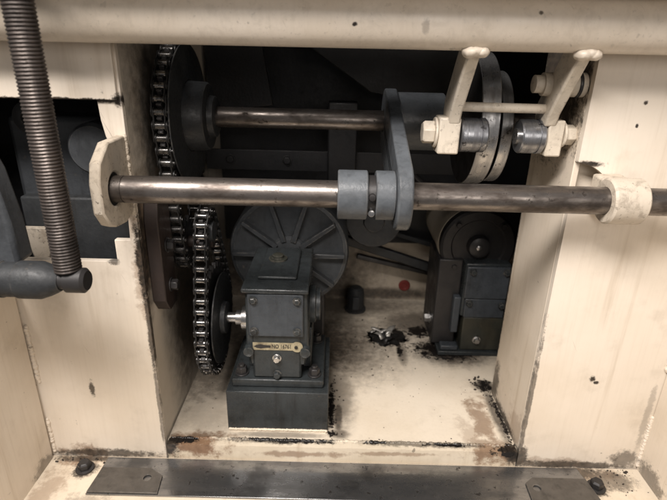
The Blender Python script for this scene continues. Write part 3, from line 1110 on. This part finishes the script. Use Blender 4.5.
t = thing("round_post", (.072, 1.39, 0), "short dark domed post standing on the floor at the back", "post")
bm = new_bm()
lathe(bm, (.072, 1.395, .0005), (0, 0, 1), [(0, .033), (.006, .033), (.007, .026), (.058, .026), (.070, .024), (.077, .017), (.079, .004)], 32)
obj("cap", bm, 'blue_dark', t)
bm = new_bm()
box(bm, (.062, 1.362, .015), (.082, 1.3695, .056))
obj("tag_plate", bm, 'fan', t, bevel=.002)

# torn bright metal on the floor
t = thing("torn_scrap", (.16, 1.235, 0), "crumpled bright metal scrap in a black greasy hole in the floor", "scrap")
bm = new_bm()
bmesh.ops.create_icosphere(bm, subdivisions=4, radius=1.0)
for v in bm.verts:
    p = v.co.copy()
    k = 1 + .45 * mnoise.noise(p * 2.3) + .2 * mnoise.noise(p * 6)
    v.co = Vector((.156 + p.x * .046 * k, 1.233 + p.y * .040 * k, max(.0006, p.z * .009 * k)))
obj("grease_lump", bm, 'black', t, smooth=60)
g = random.Random(3)
for i in range(9):
    bm = new_bm()
    n = 5
    w, L = g.uniform(.008, .017), g.uniform(.022, .045)
    if i == 0:
        w, L = .022, .062
    rows = []
    for j in range(n):
        f = j / (n - 1)
        zz = .010 * math.sin(f * 2.6 + g.uniform(-.3, .3)) + g.uniform(-.002, .002)
        ww = w * (1 - .45 * f) * g.uniform(.75, 1.1)
        rows.append([bm.verts.new((-ww / 2, f * L - L / 2, zz + g.uniform(-.002, .002))), bm.verts.new((ww / 2, f * L - L / 2, zz + g.uniform(-.003, .003)))])
    for a, b in zip(rows, rows[1:]):
        bm.faces.new((a[0], a[1], b[1], b[0]))
    ca = [(.166, 1.245)][0] if i == 0 else (.156 + g.uniform(-.038, .030), 1.228 + g.uniform(-.03, .02))
    m = Matrix.Translation((ca[0], ca[1], .012)) @ Matrix.Rotation(-.5 if i == 0 else g.uniform(-1.5, 1.5), 4, 'Z') @ Matrix.Rotation(g.uniform(-.2, .35), 4, 'X')
    bm.transform(m)
    o = obj("flake", bm, 'foil' if i % 3 != 2 else 'black_iron', t, smooth=25)
    s = o.modifiers.new("thickness", 'SOLIDIFY'); s.thickness = .0012

# ------------------------------------------------------------------ threaded rod and its cross pin, left foreground
tr = thing("threaded_rod", (-.358, .62, .47), "upright threaded steel rod in the left foreground", "threaded rod")
bm = new_bm()
z0, z1, pitch, seg, sub = .470, .93, .0043, 28, 6
nz = int((z1 - z0) / pitch * sub)
grid = []
for i in range(nz + 1):
    z = z0 + (z1 - z0) * i / nz
    row = []
    for j in range(seg):
        a = 2 * math.pi * j / seg
        ph = ((z - z0) / pitch - j / seg) % 1.0
        tri = 1 - abs(2 * ph - 1)
        r = .0160 + .0016 * min(1, max(0, tri * 1.5 - .2))
        row.append(bm.verts.new((-.358 + r * math.cos(a), .62 + r * math.sin(a), z)))
    grid.append(row)
for a, b in zip(grid, grid[1:]):
    for j in range(seg):
        k = (j + 1) % seg
        bm.faces.new((a[j], a[k], b[k], b[j]))
bm.faces.new(grid[0][::-1]); bm.faces.new(grid[-1])
obj("thread", bm, 'thread', tr, smooth=50)
cv = thing("pin_lever", (-.40, .62, .43), "dark blue-grey lever with a round boss and cross pin under the threaded rod", "lever")
bm = new_bm()
lathe(bm, (-.56, .62, .4535), (1, 0, 0), [(0, .0255), (.112, .0255), (.1125, .0242), (.135, .0242), (.1355, .0262), (.164, .0262), (.176, .022), (.186, .017), (.190, .0145)], 48)
obj("boss", bm, 'blue_dark', cv)
bm = new_bm()
lathe(bm, (-.371, .62, .4545), (1, 0, 0), [(0, .013), (.008, .013), (.010, .0175), (.033, .0175), (.037, .0135)], 36)
obj("cross_pin", bm, 'black_iron', cv)
bm = new_bm()
prism(bm, [(-.475, .460), (-.428, .472), (-.430, .53), (-.440, .60), (-.462, .66), (-.52, .70), (-.58, .70), (-.58, .455)], 'y', .628, .665)
obj("web", bm, 'window_grey', cv, bevel=.006)

# castings seen through the left window
cw = thing("window_casting", (-.46, .95, .35), "blue-grey casting with round bosses seen through the left panel window", "casting")
bm = new_bm()
box(bm, (-.60, .93, .46), (-.40, 1.02, .63))
obj("body", bm, 'window_grey', cw, bevel=.01)
bm = new_bm()
lathe(bm, (-.418, .945, .585), (0, -1, 0), [(0, .045), (.075, .045), (.082, .040), (.083, .02)], 40)
obj("round_boss", bm, 'window_grey', cw)
bm = new_bm()
lathe(bm, (-.545, .93, .63), (0, -1, 0), [(0, .028), (.022, .028), (.024, .020), (.024, .012), (.012, .010)], 36)
obj("bolt_boss", bm, 'blue_dark', cw)
bm = new_bm()
prism(bm, [(-.56, .28), (-.47, .28), (-.350, .45), (-.350, .50), (-.56, .50)], 'y', .86, .885)
obj("gusset", bm, 'blue_dark', cw, bevel=.004)
bm = new_bm()
box(bm, (-.70, 1.02, .30), (-.36, 1.05, .88))
obj("back_plate", bm, 'dark', cw, bevel=.004)
bm = new_bm()
prism(bm, [(-.545, .38), (-.520, .38), (-.500, .43), (-.497, .446), (-.56, .446)], 'y', .845, .858)
tag(obj("cream_lug", bm, 'cream_dirty', bevel=.003), "small cream lug low in the left panel window beside the rod", "lug")

# ------------------------------------------------------------------ crumbs of dirt along the seams
bm = new_bm()
g = random.Random(12)


def crumb(p, s):
    m = Matrix.Translation(p) @ Matrix.Rotation(g.uniform(0, 6), 4, (g.random(), g.random(), g.random() + .1)) @ Matrix.Diagonal((s, s * g.uniform(.5, 1), s * g.uniform(.4, .8), 1))
    bmesh.ops.create_icosphere(bm, subdivisions=1, radius=1.0, matrix=m)


for i in range(60):
    crumb((g.uniform(XL, XR), .818 + abs(g.gauss(0, .005)), .002), g.uniform(.0008, .0028))
for i in range(70):
    crumb((XR - .003 - abs(g.gauss(0, .006)), g.uniform(.82, 1.02), .0015), g.uniform(.0008, .0034))
for i in range(26):
    crumb((XR - .02 + g.gauss(0, .012), 1.03 + g.gauss(0, .02), .002), g.uniform(.001, .005))
for i in range(50):
    crumb((.28 + g.gauss(0, .03), 1.18 + g.gauss(0, .05), .0015), (.0005 + .0032 * g.random() ** 3))
for i in range(70):
    crumb((.16 + g.gauss(0, .05), 1.20 + g.gauss(0, .05), .0012), g.uniform(.0006, .003))
for i in range(40):
    crumb((.004 + abs(g.gauss(0, .012)), g.uniform(.84, 1.05), .0015), g.uniform(.001, .0035))
for i in range(34):
    crumb((g.uniform(.42, .62), .793 - abs(g.gauss(0, .006)), ZL + .0008), .0006 + .0030 * g.random() ** 4)
for i in range(30):
    crumb((.575 + g.gauss(0, .025), .765 + g.gauss(0, .015), ZL + .0008), .0006 + .0028 * g.random() ** 3)
for i in range(22):
    crumb((g.uniform(-.555, -.44), .79 - abs(g.gauss(0, .008)), ZL + .0015), g.uniform(.0008, .0028))
for i in range(60):
    crumb((g.uniform(XL + .02, XR - .02), g.uniform(.83, 1.1), .001), g.uniform(.0004, .0016))
for v in bm.verts:
    v.co += mnoise.noise_vector(v.co * 900) * .0006
o = obj("dirt_crumbs", bm, 'crumb', smooth=20)
o['kind'] = 'stuff'
o['label'] = "dark crumbs of dirt along the seams of the pocket"
o['category'] = "dirt"
